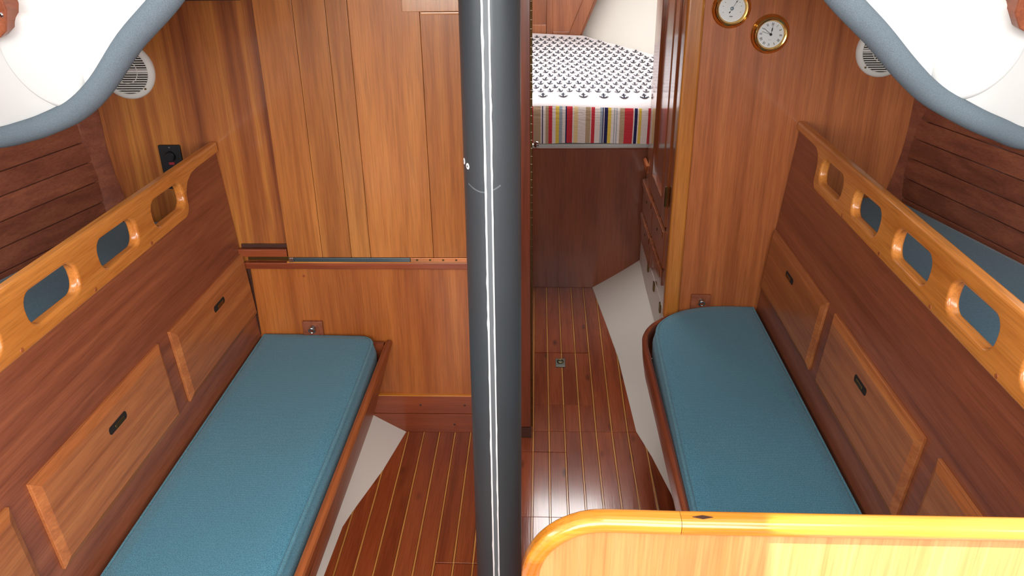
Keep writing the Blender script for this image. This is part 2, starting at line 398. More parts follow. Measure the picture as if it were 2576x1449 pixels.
# ---------------------------------------------------------------- white hull pans beside the sole
def pan(name, edge, sgn, label, slope=0.60):
    bm = bmesh.new(); rows = []
    for (x, y) in edge:
        rows.append([bm.verts.new((x + sgn * s, y, 0.001 + slope * s + 0.25 * s * s)) for s in (0, 0.004, 0.05, 0.10, 0.17, 0.26, 0.36)] +
                    [bm.verts.new((x + sgn * 0.36, y, -0.013))] + [bm.verts.new((x, y, -0.013))])
    for i in range(len(rows) - 1): ringfaces(bm, rows[i], rows[i + 1])
    bm.faces.new(rows[0]); bm.faces.new(rows[-1])
    o = finish(name, bm, 'pan'); return tag(o, label, 'hull panel', kind=SURF)
pan('trim_1', [(0.262, 3.664), (0.300, 3.30), (0.332, 2.973), (0.347, 2.60), (0.353, 2.445), (0.392, 2.294), (0.439, 2.057), (0.47, 1.8), (0.49, 1.4), (0.49, 0.9)], 1, 'white painted hull slope between the sole and the clock-side settee')
pan('trim_2', [(-0.62, 0.9), (-0.622, 1.722), (-0.613, 1.926), (-0.598, 1.99), (-0.535, 2.211), (-0.488, 2.438)], -1, 'white painted wedge of hull beside the settee with the open sole')

# ---------------------------------------------------------------- left bulkhead, folding table, trims
wl = bobj('wall_front_left', (-1.50, -0.069, YL, YL + 0.022, -0.01, 1.82), 'ribbon')
tag(wl, 'ribbon-grained varnished bulkhead behind the folding table', 'wall', kind=SURF)
bobj('lower_panel', (-0.985, -0.069, YL - 0.006, YL, 0.155, 0.662), 'bulk_low', wl, 0.001)
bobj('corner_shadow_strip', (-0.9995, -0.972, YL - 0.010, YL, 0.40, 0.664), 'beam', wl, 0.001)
bobj('base_board', (-0.70, -0.069, YL - 0.016, YL, 0.081, 0.156), 'red_x', wl, 0.003)
bobj('base_board', (-0.70, -0.069, YL - 0.016, YL, 0.0, 0.0795), 'red_x', wl, 0.002)
bobj('base_lip_highlight', (-0.60, -0.069, YL - 0.018, YL, 0.1565, 0.161), 'gold_x', wl, 0.001)  # golden strip paints the highlight along the base board lip
bobj('upper_batten', (-1.0, -0.837, YL - 0.020, YL, 0.700, 0.727), 'red_x', wl, 0.003)
bobj('upper_batten', (-0.990, -0.837, YL - 0.008, YL, 0.728, 0.741), 'beam', wl, 0.001)
bobj('lower_batten', (-0.985, -0.069, YL - 0.022, YL, 0.657, 0.6800), 'red_x', wl, 0.003)
bobj('batten_edge', (-0.84, -0.069, YL - 0.0235, YL, 0.6805, 0.6845), 'gold_x', wl, 0.001)
bobj('ceiling_beam', (-1.10, -0.86, YL - 0.04, YL, 1.507, 1.56), 'beam', wl, 0.002)
tb = thing('folding_table', (-0.45, YL - 0.02, 0.69), 'plank-built table folded up flat against the bulkhead', 'table')
edges = [-0.833, -0.718, -0.622, -0.558, -0.350, -0.070]
for a, b in zip(edges, edges[1:]):
    bobj('plank', (a + 0.0005, b - 0.0005, YL - 0.0225, YL - 0.001, 0.7005, 1.64), 'table', tb, 0.0012)
hg = bobj('hinge_strip', (-0.815, -0.428, YL - 0.0245, YL - 0.002, 0.6855, 0.6995), 'steel', tb, 0.0008)
bobj('hinge_strip', (-0.427, -0.075, YL - 0.0245, YL - 0.002, 0.6855, 0.6995), 'copper', tb, 0.0008)
bobj('hinge_strip', (-0.972, -0.832, YL - 0.012, YL - 0.002, 0.6855, 0.6995), 'old_brass', tb, 0.0008)
bobj('end_tab', (-0.831, -0.816, YL - 0.0255, YL - 0.002, 0.684, 0.6995), 'chrome', tb, 0.001)
for q in range(4):
    lobj('screw', [(0, 0.0015), (0.0035, 0.001), (0.004, 0)], (-0.405 + 0.043 * q, YL - 0.0245, 0.6925), 'old_brass', tb, seg=10)
lb = bobj('latch_board', (-0.399, -0.17, YL - 0.030, YL - 0.0215, 1.4712, 1.60), 'panel_gold', tb, 0.0015)  # pale golden colour stands in for light falling on this board
tag(lb, 'board at the table edge, its lit look put into a pale golden colour', None)
bobj('latch_lip', (-0.345, -0.17, YL - 0.034, YL - 0.021, 1.463, 1.4705), 'gold_x', tb, 0.001)
lobj('bung', [(0, 0.0006), (0.0045, 0.0004), (0.0048, 0)], (-0.795, YL - 0.006, 0.625), 'red_x', wl, seg=14)
for bx, bz in ((-0.09 - 0.18, 0.118), (-0.43, 0.118), (-0.31, 0.035)):
    lobj('bung', [(0, 0.0006), (0.004, 0.0004), (0.0045, 0)], (bx, YL - 0.016, bz), 'beam', wl, seg=14)

# door jamb, piano hinge, opened door
jb = bobj('trim_3', (-0.068, -0.031, YL - 0.042, YL + 0.03, 0.045, 1.66), 'red_z', bev=0.003)
tag(jb, 'red mahogany door post with a piano hinge', 'door post', kind=SURF)
bobj('post_foot', (-0.071, -0.029, YL - 0.046, YL + 0.03, 0.0, 0.0445), 'beam', jb, 0.002)
bm = bmesh.new()
for q in range(64):
    z0 = 0.05 + q * 0.025
    sweep(bm, [(-0.0285, YL - 0.043, z0), (-0.0285, YL - 0.043, z0 + 0.0235)], circ(0.0034, 8), up=(0, 1, 0))
tag(finish('piano_hinge', bm, 'old_brass', jb), 'long brass piano hinge', None)
dr = thing('door_1', (-0.045, 2.8, 0.02), 'cabin door swung open along the passage', 'door', kind=SURF)
bobj('door_leaf', (-0.066, -0.040, YL + 0.035, YL + 0.66, 0.02, 1.62), 'red_z', dr, 0.003)
kb = lobj('door_knob', [(0, 0.0), (0.011, 0.0), (0.011, 0.003), (0.0045, 0.005), (0.004, 0.013), (0.010, 0.017), (0.0135, 0.024), (0.011, 0.031), (0, 0.034)], (-0.0405, 3.04, 0.908), 'chrome', dr, axis=(1, 0, 0), seg=24)
tag(kb, 'chrome door knob', None)
tag(bobj('wall_passage', (-0.110, -0.070, YL + 0.022, YF + 0.03, -0.01, 1.70), 'red_z'), 'red mahogany partition along the passage', 'wall', kind=SURF)

# ---------------------------------------------------------------- right bulkhead
wr = bobj('wall_front_right', (0.487, 1.50, YR, YR + 0.022, -0.01, 1.82), 'bulk_right')
tag(wr, 'straight-grained varnished bulkhead that carries the clock', 'wall', kind=SURF)
bm = bmesh.new(); prism(bm, rrect(0.4555, 0.511, YR - 0.012, YR + 0.03, 0.010), lambda a, b, ww: (a, b, ww), 0.36, 1.66)
tag(finish('corner_post', bm, 'gold_z', wr), 'golden rounded corner post', None)

# ---------------------------------------------------------------- hull sides behind the pilot berths
def hullx(side, y, z):
    if side < 0: return -1.397 - 0.255 * (2.383 - y) + 0.01 * (2.383 - y) ** 2 - 0.085 * (z - 0.95)
    return 1.226 + 0.255 * (2.61 - y) - 0.01 * (2.61 - y) ** 2 + 0.09 * (z - 0.95)
def hull(side, name, label, yend):
    root = thing(name, (side * 1.5, 1.6, 0.8), label, 'wall', kind=SURF)
    seams = [0.66, 0.72, 0.78, 0.842, 0.905, 0.972, 1.036, 1.099, 1.163, 1.228, 1.293, 1.358, 1.43]
    ys = [yend, 2.2, 1.9, 1.5, 1.1, 0.7, 0.2, -0.4]
    for n, (z0, z1) in enumerate(zip(seams, seams[1:])):
        bm = bmesh.new(); rows = []
        for y in ys:
            x0, x1 = hullx(side, y, z0), hullx(side, y, z1); t = 0.006 * side
            rows.append([bm.verts.new(v) for v in ((x0, y, z0 + .0012), (x0 - t * .3, y, z0 + .004), (x1 - t * .3, y, z1 - .004), (x1, y, z1 - .0012), (x1 + t * 2, y, z1 - .0012), (x0 + t * 2, y, z0 + .0012))])
        for i in range(len(rows) - 1): ringfaces(bm, rows[i], rows[i + 1])
        bm.faces.new(rows[0]); bm.faces.new(rows[-1])
        finish('plank', bm, 'hull_y', root)
    # frame board in the corner with the bulkhead
    yb = YL if side < 0 else YR
    bm = bmesh.new(); rows = []
    for z in (0.80, 0.86, 0.90, 0.98, 1.06, 1.15, 1.30, 1.44):
        d = max(0, 1.06 - z) ** 1.7 * 0.45
        a = (-1.368 + d) if side < 0 else (1.213 - d); b = (-1.4115 + d * 0.8) if side < 0 else (1.246 - d * 0.8)
        o = side * 0.10
        rows.append([bm.verts.new(v) for v in ((a, yb - 0.001, z), (a + side * .006, yb - 0.012, z), (b - side * .004, yb - 0.058, z), (b + side * .01, yb - 0.062, z), (b + o, yb - 0.06, z), (a + o, yb - 0.001, z))])
    for i in range(len(rows) - 1): ringfaces(bm, rows[i], rows[i + 1])
    bm.faces.new(rows[0]); bm.faces.new(rows[-1])
    finish('frame_board', bm, 'hull_y', root)
hull(-1, 'wall_left', 'dark planked hull side on the side of the black socket', YL - 0.03)
hull(1, 'wall_right', 'dark planked hull side on the clock side', YR - 0.03)

# ---------------------------------------------------------------- settee backrests with locker doors and lee rails
XLf = lambda y, z: -0.975 - 0.025 * (YL - y) - 0.075 * (z - 0.417)
XRf = lambda y, z: 0.797 + 0.095 * (z - 0.417)
mapL = lambda a, b, ww: (XLf(a, b) + ww, a, b)
mapR = lambda a, b, ww: (XRf(a, b) - ww, a, b)
def backrest(side):
    mp = mapL if side < 0 else mapR
    y1 = (YL if side < 0 else YR) - 0.004
    if side < 0: lab = 'dark mahogany settee back with lockers, on the side of the black socket'
    else: lab = 'dark mahogany settee back with lockers, on the clock side'
    t = thing('locker_cabinet', (side * 0.9, 1.4, 0.28), lab, 'settee back')
    bm = bmesh.new(); prism(bm, [(0.84, 0.28), (y1, 0.28), (y1, 1.062), (0.84, 1.062)], mp, -0.018, 0.0, r=0.002)
    # the slots of the rail look through to the berth, so the panel stops under them except at the far end
    bm.free(); bm = bmesh.new()
    ye = 2.17 if side < 0 else 2.40
    prism(bm, [(0.84, 0.28), (y1, 0.28), (y1, 1.066), (ye + 0.012, 1.066), (ye + 0.012, 0.962), (0.84, 0.962)], mp, -0.018, 0.0)
    finish('back_panel', bm, 'back', t)
    # lee rail: a board with long hand slots, narrowed to the cap near the bulkhead
    top = lambda y: 1.085
    if side < 0:
        out = [(0.84, 0.945), (2.130, 0.945)]
        out += [(2.130 + 0.04 * math.sin(R(q * 15)), 0.985 - 0.04 * math.cos(R(q * 15))) for q in range(1, 7)]
        out += [(2.176, 1.010), (2.196, 1.032), (2.228, 1.046), (2.265, 1.051), (y1, 1.053), (y1, 1.086), (0.84, 1.086)]
        slots = [(1.965, 2.150), (1.693, 1.874), (1.412, 1.597), (1.131, 1.318), (0.87, 1.04)]
    else:
        out = [(0.84, 0.945), (2.375, 0.945)]
        out += [(2.375 + 0.035 * math.sin(R(q * 18)), 0.980 - 0.035 * math.cos(R(q * 18))) for q in range(1, 6)]
        out += [(2.412, 1.02), (2.425, 1.042), (2.45, 1.055), (2.49, 1.058), (y1, 1.060), (y1, 1.088), (0.84, 1.088)]
        slots = [(2.182, 2.370), (1.906, 2.090), (1.618, 1.808), (1.333, 1.520), (1.05, 1.235)]
    holes = [rrect(a, b, 0.978, 1.050, 0.030) for a, b in slots]
    bm = bmesh.new()
    r = 0.008; pr = [(r, -0.016)] + [(r * (1 - math.sin(R(q * 30))), -0.008 - r * math.cos(R(q * 30)) + 0.0) for q in range(1, 4)] + [(r * (1 - math.cos(R(q * 22.5))), 0.012 - r + r * math.sin(R(q * 22.5))) for q in range(5)]
    prism(bm, out, mp, 0, 0, holes=holes, prof=pr)
    rail = finish('lee_rail', bm, 'gold_y', t, 40); tag(rail, 'golden slotted lee rail', None)
    for yy in ((1.64, 1.36, 1.92, 1.08) if side < 0 else (1.57, 1.86, 2.13, 1.29)):
        bm = bmesh.new(); c = mp(yy, 0.957, 0.0120); lathe(bm, [(0, 0.0012), (0.005, 0.0008), (0.0055, 0)], c, (-side, 0, 0), 14)
        finish('bung', bm, 'settee_y', rail)
    doors = [(1.886, 2.432), (1.250, 1.820), (0.850, 1.184)] if side < 0 else [(2.080, 2.652), (1.436, 2.016), (0.850, 1.368)]
    for n, (a, b) in enumerate(doors):
        z0, z1 = 0.487, 0.711
        bm = bmesh.new(); prism(bm, [(a, z0), (b, z0), (b, z1), (a, z1)], mp, 0, 0, prof=[(0, 0.0005), (0, 0.0065), (0.0012, 0.0080), (0.0185, 0.0150), (0.0195, 0.0145), (0.0200, 0.0152)])
        d = finish('locker_door', bm, 'door', t, 12)
        sc = (a + b) / 2 + (0.018 if side < 0 else 0.02); 
        bm = bmesh.new(); prism(bm, rrect(sc - 0.040, sc + 0.040, 0.638, 0.658, 0.008), mp, 0.0130, 0.0157)
        tag(finish('finger_slot', bm, 'dark_gap', d), 'dark finger slot', None)
        bm = bmesh.new(); prism(bm, rrect(sc - 0.014, sc + 0.030, 0.639, 0.650, 0.004), mp, 0.0145, 0.0165, r=0.001, seg=1)
        finish('catch', bm, 'old_brass', d)
    return t
backrest(-1); backrest(1)

# ---------------------------------------------------------------- pilot berth cushions behind the rails
def cushion(name, outline, z0, z1, mat, pmat, label, cat, crown=0.006, loc=None, pipe=True):
    root = thing(name, loc, label, cat)
    h = z1 - z0; r = 0.009
    prof = [(0.0, z0), (-0.009, z0 + 0.012), (-0.010, z0 + h * 0.5), (-0.003, z1 - 0.022), (0.0055, z1 - 0.013), (0.0065, z1 - 0.009), (0.0080, z1 - 0.004), (0.0115, z1 - 0.001), (0.0175, z1 + 0.0005), (0.028, z1 + crown * 0.5), (0.038, z1 + crown * 0.8), (0.048, z1 + crown)]
    bm = bmesh.new(); prism(bm, outline, lambda a, b, ww: (a, b, ww), 0, 0, prof=prof)
    finish('cover', bm, mat, root, 50)
    if pipe:
        lp = outline if area2(outline) > 0 else outline[::-1]
        bm = bmesh.new(); sweep(bm, [(a, b, z1 - 0.0095) for a, b in offset(lp, 0.0025)], circ(0.0052, 8), closed=True)
        finish('piping', bm, pmat, root)
    return root
ol = [(-0.984, 0.95)] + [(-0.582, 0.95)] + [(-0.577, 1.4), (-0.567, 1.85), (-0.566, 2.20), (-0.568, 2.36)] + [(-0.568 - 0.055 * (1 - math.cos(R(q * 18))), 2.365 + 0.055 * math.sin(R(q * 18))) for q in range(1, 6)] + [(-0.75, 2.424), (-0.86, 2.429), (-0.960, 2.430)]
cushion('settee_cushion', ol, 0.305, 0.411, 'teal', 'teal_pipe', 'long teal cushion on the settee below the folding table, square end', 'cushion', loc=(-0.77, 1.6, 0.305))
orr = [(0.798, 0.90), (0.801, 2.0), (0.800, 2.655), (0.70, 2.660), (0.614, 2.655), (0.53, 2.628), (0.473, 2.590), (0.425, 2.532), (0.403, 2.47), (0.396, 2.36), (0.390, 2.15), (0.380, 1.80), (0.374, 1.4), (0.372, 0.90)]
orr = [tuple(v)[:2] for v in catmull([(a, b, 0) for a, b in orr[3:11]], 3)]
orr = [(0.779, 0.90), (0.780, 1.6), (0.780, 2.655)] + orr + [(0.382, 1.80), (0.376, 1.4), (0.374, 0.90)]
cushion('settee_cushion', orr, 0.305, 0.411, 'teal', 'teal_pipe', 'long teal cushion with a rounded corner on the clock-side settee', 'cushion', loc=(0.59, 1.6, 0.305))
def pilot(side, lab):
    yb = (YL if side < 0 else YR) - 0.066
    ins = [(XLf(y, 0.8) - 0.03 if side < 0 else XRf(y, 0.8) + 0.03, y) for y in (0.85, 1.4, 2.0, yb)]
    out = [(hullx(side, y, 0.80) - side * 0.026, y) for y in (yb, 2.2, 1.9, 1.5, 1.1, 0.85)]
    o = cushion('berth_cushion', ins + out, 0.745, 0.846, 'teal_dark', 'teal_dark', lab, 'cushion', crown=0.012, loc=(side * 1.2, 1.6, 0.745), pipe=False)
    bm = bmesh.new(); prism(bm, offset(ins + out if area2(ins + out) > 0 else (ins + out)[::-1], 0.004), lambda a, b, ww: (a, b, ww), 0.70, 0.7445)
    tag(finish('berth_board', bm, 'beam'), 'plywood berth base under the teal pilot cushion, %s' % ('socket side' if side < 0 else 'clock side'), 'berth base')
pilot(-1, 'dark teal pilot berth cushion behind the lee rail by the black socket')
pilot(1, 'dark teal pilot berth cushion behind the clock-side lee rail')

# ---------------------------------------------------------------- settee bases
def settee_left():
    t = thing('settee_bench', (-0.75, 1.6, 0.0), 'mahogany settee base with a straight front board, under the folding table', 'settee')
    bm = bmesh.new()
    sec = [(-0.512, 0.377), (-0.515, 0.384), (-0.524, 0.3875), (-0.533, 0.384), (-0.537, 0.377), (-0.540, 0.30), (-0.632, 0.075), (-0.622, 0.058), (-0.606, 0.066)]
    for y in (0.9, YL - 0.018): pass
    rows = [[bm.verts.new((x - 0.020 * (YL - y) / 1.1, y, z)) for x, z in sec] for y in (0.9, 1.4, 1.9, YL - 0.019)]
    for i in range(3): ringfaces(bm, rows[i], rows[i + 1])
    bm.faces.new(rows[0]); bm.faces.new(rows[-1])
    finish('front_board', bm, 'settee_y', t)
    bobj('end_cleat', (-0.70, -0.539, YL - 0.036, YL - 0.019, 0.30, 0.382), 'red_x', t, 0.002)
    bobj('seat_board', (-0.965, -0.556, 0.9, YL - 0.037, 0.285, 0.304), 'beam', t)
    bobj('riser', (-0.90, -0.86, 0.9, YL - 0.04, 0.16, 0.2845), 'beam', t)
settee_left()
def settee_right():
    t = thing('settee_bench', (0.6, 1.6, 0.0), 'mahogany settee base with a rounded fiddle at its end, below the clock', 'settee')
    plan = catmull([(0.358, 0.90, 0), (0.356, 1.5, 0), (0.3535, 2.0, 0), (0.351, 2.34, 0)], 4)
    curve = catmull([(0.351, 2.341, 0), (0.351, 2.42, 0), (0.362, 2.495, 0), (0.395, 2.562, 0), (0.440, 2.612, 0), (0.482, 2.645, 0)], 5)
    def strip(path, nm):
        bm = bmesh.new(); rows = []; n = len(path)
        for i in range(n):
            tt = (path[min(i + 1, n - 1)] - path[max(i - 1, 0)]).normalized(); s = Vector((tt.y, -tt.x, 0))   # points under the cushion
            p = path[i]; sec = [(0.0, 0.374), (0.003, 0.382), (0.010, 0.3865), (0.018, 0.382), (0.021, 0.374), (0.026, 0.262), (0.020, 0.256), (0.0145, 0.260), (0.004, 0.325)]
            rows.append([bm.verts.new((p.x + s.x * a, p.y + s.y * a, z)) for a, z in sec])
        for i in range(n - 1): ringfaces(bm, rows[i], rows[i + 1])
        bm.faces.new(rows[0]); bm.faces.new(rows[-1])
        return finish(nm, bm, 'fiddle' if False else 'settee_r', t, 40)
    strip(plan, 'front_board'); strip(curve, 'curved_corner')
    bobj('seat_board', (0.378, 0.780, 0.9, 2.45, 0.285, 0.304), 'beam', t)
    bobj('seat_board', (0.50, 0.780, 2.4505, YR - 0.03, 0.285, 0.304), 'beam', t)
    bobj('riser', (0.72, 0.76, 0.9, YR - 0.03, 0.12, 0.2845), 'beam', t)
M['settee_r'] = wood('clock_side_settee_board', (120, 58, 38), (140, 72, 48), (158, 86, 56), 'y', 28, 1.2, rough=0.34, coat=0.15, var=0.05)
settee_right()

# eye fittings above the cushion ends
def eye(x, y, z, label):
    t = thing('eye_bolt', (x, y, z - 0.03), label, 'eye bolt')
    bobj('pad', (x - 0.036, x + 0.034, y - 0.014, y - 0.0005, z - 0.034, z + 0.022), 'back', t, 0.003)
    lobj('boss', [(0, 0.010), (0.006, 0.009), (0.010, 0.004), (0.011, 0)], (x, y - 0.014, z), 'chrome', t, seg=20)
    bm = bmesh.new(); sweep(bm, [(x + 0.0095 * math.cos(q), y - 0.030 - 0.004 * math.sin(q), z - 0.004 + 0.0105 * math.sin(q)) for q in [2 * math.pi * k / 20 for k in range(20)]], circ(0.0026, 8), up=(0, 1, 0), closed=True)
    finish('ring', bm, 'chrome', t)
eye(-0.783, YL - 0.006, 0.436, 'chrome eye bolt on a wooden pad above the square-ended cushion')
eye(0.588, YR, 0.430, 'chrome eye bolt on a wooden pad above the round-cornered cushion')

# ---------------------------------------------------------------- mast
ms = thing('mast', (-0.103, 1.605, 0.0), 'dark grey mast standing on the sole with a white-edged groove', 'mast')
mtilt = lambda z: 0.0075 * (z - 0.135) / 1.45                         # leans a hair to the clock side going up
mx = lambda z: -0.1095 + mtilt(z) + 0.0037
bm = bmesh.new(); rows = []
for z in (0.0, 0.5, 1.0, 1.776):
    rows.append([bm.verts.new((mx(z) + 0.0595 * math.cos(q), 1.615 + 0.075 * math.sin(q), z)) for q in [2 * math.pi * k / 64 for k in range(64)]])
for i in range(3): ringfaces(bm, rows[i], rows[i + 1])
bm.faces.new(rows[0]); bm.faces.new(rows[-1]); finish('mast_tube', bm, 'mast', ms)
def mstrip(nm, d0, d1, mat, proud, jag=0.0):
    bm = bmesh.new(); rows = []; rnd = random.Random(nm + str(d0)); n = 90
    for i in range(n + 1):
        z = 0.002 + 1.77 * i / n; r = []
        j0 = -abs(rnd.gauss(0, jag)) if rnd.random() < 0.25 else 0; j1 = abs(rnd.gauss(0, jag)) if rnd.random() < 0.25 else 0
        for d in (d0 + j0, d1 + j1):
            yy = 1.615 - 0.075 * math.sqrt(max(0, 1 - (d / 0.0595) ** 2)); r.append((mx(z) + d, yy))
        rows.append([bm.verts.new(v) for v in ((r[0][0], r[0][1] - proud, z), (r[1][0], r[1][1] - proud, z), (r[1][0], r[1][1] + 0.003, z), (r[0][0], r[0][1] + 0.003, z))])
    for i in range(n): ringfaces(bm, rows[i], rows[i + 1])
    bm.faces.new(rows[0]); bm.faces.new(rows[-1]); return finish(nm, bm, mat, ms)
mstrip('groove', -0.0085, 0.0025, 'groove', 0.0006)
mstrip('groove_edge', -0.0118, -0.0082, 'alu', 0.0014, 0.0006); mstrip('groove_edge', 0.0016, 0.0046, 'alu', 0.0014, 0.0006)
def on_mast(d, z, out=0.0): 
    q = math.sqrt(max(0, 1 - (d / 0.0595) ** 2)); n = Vector((d / 0.0595 ** 2, -q / 0.075, 0)).normalized()
    return Vector((mx(z) + d, 1.615 - 0.075 * q, z)) + n * out, n
for d, z in ((-0.047, 1.271), (-0.0555, 1.276)):
    p, n = on_mast(d, z, 0.0); s = lobj('sticker', [(0, 0.0008), (0.0062, 0.0008), (0.0066, 0)], p, 'alu', ms, axis=n, seg=20)
    p2, _ = on_mast(d, z, 0.0009); lobj('mark', [(0.0, 0.0004), (0.0022, 0.0004), (0.0024, 0)], p2, 'groove', s, axis=n, seg=10)
bm = bmesh.new(); pth = []
for i in range(13):
    d = -0.046 + 0.066 * i / 12; pth.append(on_mast(d, 1.243 - 0.018 * math.sin(math.pi * min(1, (i + 2) / 15)), 0.0002)[0])
sweep(bm, pth, [(0.0007, -0.0016), (0.0007, 0.0016), (-0.0007, 0.0010), (-0.0007, -0.0010)], up=(0, 0, 1)); tag(finish('scuff', bm, 'groove', ms), 'pale scuff ring', None)

# ---------------------------------------------------------------- clock and barometer
def stroke(bm, c, ax, ay, p, q, wd, h):
    p, q = Vector(p), Vector(q); d = (q - p).normalized(); n = Vector((-d.y, d.x)) * wd / 2
    def W(v, hh): return c + ax * v.x + ay * v.y + Vector((0, -1, 0)) * hh
    lo = [W(v, 0) for v in (p - n, q - n, q + n, p + n)]; hi = [W(v, h) for v in (p - n, q - n, q + n, p + n)]
    a = [bm.verts.new(v) for v in lo]; b = [bm.verts.new(v) for v in hi]; ringfaces(bm, a, b); bm.faces.new(b); bm.faces.new(a)
BEZ = [(0, 0.010), (0.0405, 0.010), (0.0415, 0.012), (0.0440, 0.0175), (0.0480, 0.019), (0.0530, 0.016), (0.0560, 0.010), (0.0575, 0.006), (0.0600, 0.004), (0.0610, 0.0005)]
def instrument(name, x, z, label, cat, rot):
    t = thing(name, (x, YR, z - 0.061), label, cat)
    lobj('bezel', BEZ + [(0, 0.0005)], (x, YR, z), 'brass', t, seg=64)
    d = lobj('dial', [(0, 0.0115), (0.0405, 0.0115), (0.0405, 0.0095)], (x, YR, z), 'dial', t, seg=48)
    c = Vector((x, YR - 0.0115, z)); ax = Vector((math.cos(rot), 0, -math.sin(rot))); ay = Vector((math.sin(rot), 0, math.cos(rot)))
    return t, d, c, ax, ay
t, d, c, ax, ay = instrument('ship_clock', 0.723, 1.366, 'brass ship clock with Roman numerals on the bulkhead', 'clock', R(5))
rom = ['XII', 'I', 'II', 'III', 'IIII', 'V', 'VI', 'VII', 'VIII', 'IX', 'X', 'XI']
bm = bmesh.new()
for k, s in enumerate(rom):
    th = R(90 - 30 * k); u = Vector((math.cos(th), math.sin(th))); side = Vector((u.y, -u.x)); ctr = u * 0.0315; hh = 0.0042
    wds = {'I': 0.0019, 'V': 0.0042, 'X': 0.0042}; tot = sum(wds[ch] for ch in s); xx = -tot / 2
    for ch in s:
        wv = wds[ch]; m0 = xx + wv / 2
        P2 = lambda a, b: ctr + side * (m0 + a) + u * b
        if ch == 'I': stroke(bm, c, ax, ay, P2(0, -hh), P2(0, hh), 0.0010, 0.0003)
        if ch == 'V': stroke(bm, c, ax, ay, P2(-0.0015, hh), P2(0, -hh), 0.0010, 0.0003); stroke(bm, c, ax, ay, P2(0.0015, hh), P2(0, -hh), 0.0006, 0.0003)
        if ch == 'X': stroke(bm, c, ax, ay, P2(-0.0015, hh), P2(0.0015, -hh), 0.0010, 0.0003); stroke(bm, c, ax, ay, P2(0.0015, hh), P2(-0.0015, -hh), 0.0006, 0.0003)
        xx += wv
finish('numerals', bm, 'ink', d)
def hand(nm, ang, ln, wd, h, tail=0.0, spade=0.0, mat='ink'):
    bm = bmesh.new(); th = R(90 - ang); u = Vector((math.cos(th), math.sin(th))); c2 = c + Vector((0, -h, 0))
    stroke(bm, c2, ax, ay, -u * tail, u * ln, wd, 0.0004)
    if spade:
        n = Vector((-u.y, u.x)); m0 = u * ln * 0.55
        stroke(bm, c2, ax, ay, m0 - u * 0.004, m0 + u * 0.005, spade, 0.0005)
    finish(nm, bm, mat, t)
hand('hour_hand', 3, 0.026, 0.0011, 0.0016, spade=0.0036); hand('minute_hand', -56, 0.0305, 0.0013, 0.0022); hand('second_hand', -77, 0.030, 0.0009, 0.0028, 0.004)
lobj('hub', [(0, 0.0165), (0.0028, 0.016), (0.0040, 0.0135), (0.0042, 0.0115)], (0.723, YR, 1.366), 'ink', t, seg=20)
bm = bmesh.new(); stroke(bm, c, ax, ay, (-0.005, -0.0165), (0.005, -0.0165), 0.0007, 0.0002); finish('maker_line', bm, 'ink_grey', d)
t, d, c, ax, ay = instrument('barometer', 0.594, 1.4445, 'brass barometer with a thin needle beside the clock', 'barometer', 0)
bm = bmesh.new()
for q in range(-130, 131, 5):
    th = R(90 - q); u = Vector((math.cos(th), math.sin(th))); stroke(bm, c, ax, ay, u * 0.0335, u * (0.0345 if q % 20 else 0.0365), 0.0004, 0.0002)
finish('scale', bm, 'ink_grey', d)
bm = bmesh.new()
for q in (-50, -75, -112, 50, 25, 75, 112):
    th = R(90 - q); u = Vector((math.cos(th), math.sin(th))); stroke(bm, c, ax, ay, u * 0.029 - Vector((0.0012, 0)), u * 0.029 + Vector((0.0012, 0)), 0.0016, 0.0002)
finish('scale_numbers', bm, 'ink', d)['kind'] = 'stuff'
bm = bmesh.new(); stroke(bm, c, ax, ay, (-0.006, -0.0235), (0.004, -0.0235), 0.003, 0.0002); finish('maker_line', bm, 'ink_grey', d)
hand('needle', 31, 0.034, 0.0007, 0.002, 0.012, mat='ink'); 
bm = bmesh.new(); u = Vector((math.sin(R(31)), math.cos(R(31)))); stroke(bm, c + Vector((0, -0.002, 0)), ax, ay, -u * 0.0155, -u * 0.010, 0.0032, 0.0005); finish('needle_tail', bm, 'ink', t); bm = bmesh.new(); stroke(bm, c + Vector((0, -0.002, 0)), ax, ay, u * 0.022, u * 0.026, 0.0028, 0.0005)
finish('needle_arrow', bm, 'ink', t)
lobj('hub', [(0, 0.016), (0.0035, 0.0155), (0.0052, 0.013), (0.0055, 0.0115)], (0.594, YR, 1.4445), 'steel', t, seg=24)

# ---------------------------------------------------------------- speakers, socket
def speaker(x, y, z, label):
    t = thing('speaker', (x, y, z - 0.085), label, 'speaker'); r = 0.085
    lobj('rim', [(0.067, 0.004), (0.067, 0.014), (0.069, 0.0165), (0.077, 0.0150), (0.083, 0.010), (0.085, 0.004), (0.085, 0.0005), (0.067, 0.0005)], (x, y, z), 'white_plastic', t, seg=64)
    lobj('backing', [(0, 0.006), (0.0675, 0.006), (0.0675, 0.001)], (x, y, z), 'black', t, seg=48)
    bm = bmesh.new(); n = 19
    for k in range(n):
        zz = -0.062 + 0.124 * k / (n - 1); hw = math.sqrt(max(0.0, 0.0675 ** 2 - zz ** 2)); hgt = 0.0036 if k == n // 2 else 0.0016
        box(bm, x - hw, x + hw, y - 0.0145, y - 0.0085, z + zz - hgt, z + zz + hgt)
    sweep(bm, [(x + 0.036 * math.cos(q), y - 0.0145, z + 0.036 * math.sin(q)) for q in [2 * math.pi * k / 40 for k in range(40)]], circ(0.0013, 6), up=(0, 1, 0), closed=True)
    finish('grille', bm, 'white_plastic', t)
    for q in (45, 135, 225, 315):
        lobj('screw', [(0, 0.0185), (0.003, 0.0178), (0.0034, 0.0150)], (x + 0.0735 * math.cos(R(q)), y, z + 0.0735 * math.sin(R(q))), 'old_brass', t, seg=10)
speaker(-1.251, YL, 1.305, 'round white speaker on the bulkhead above the black socket')
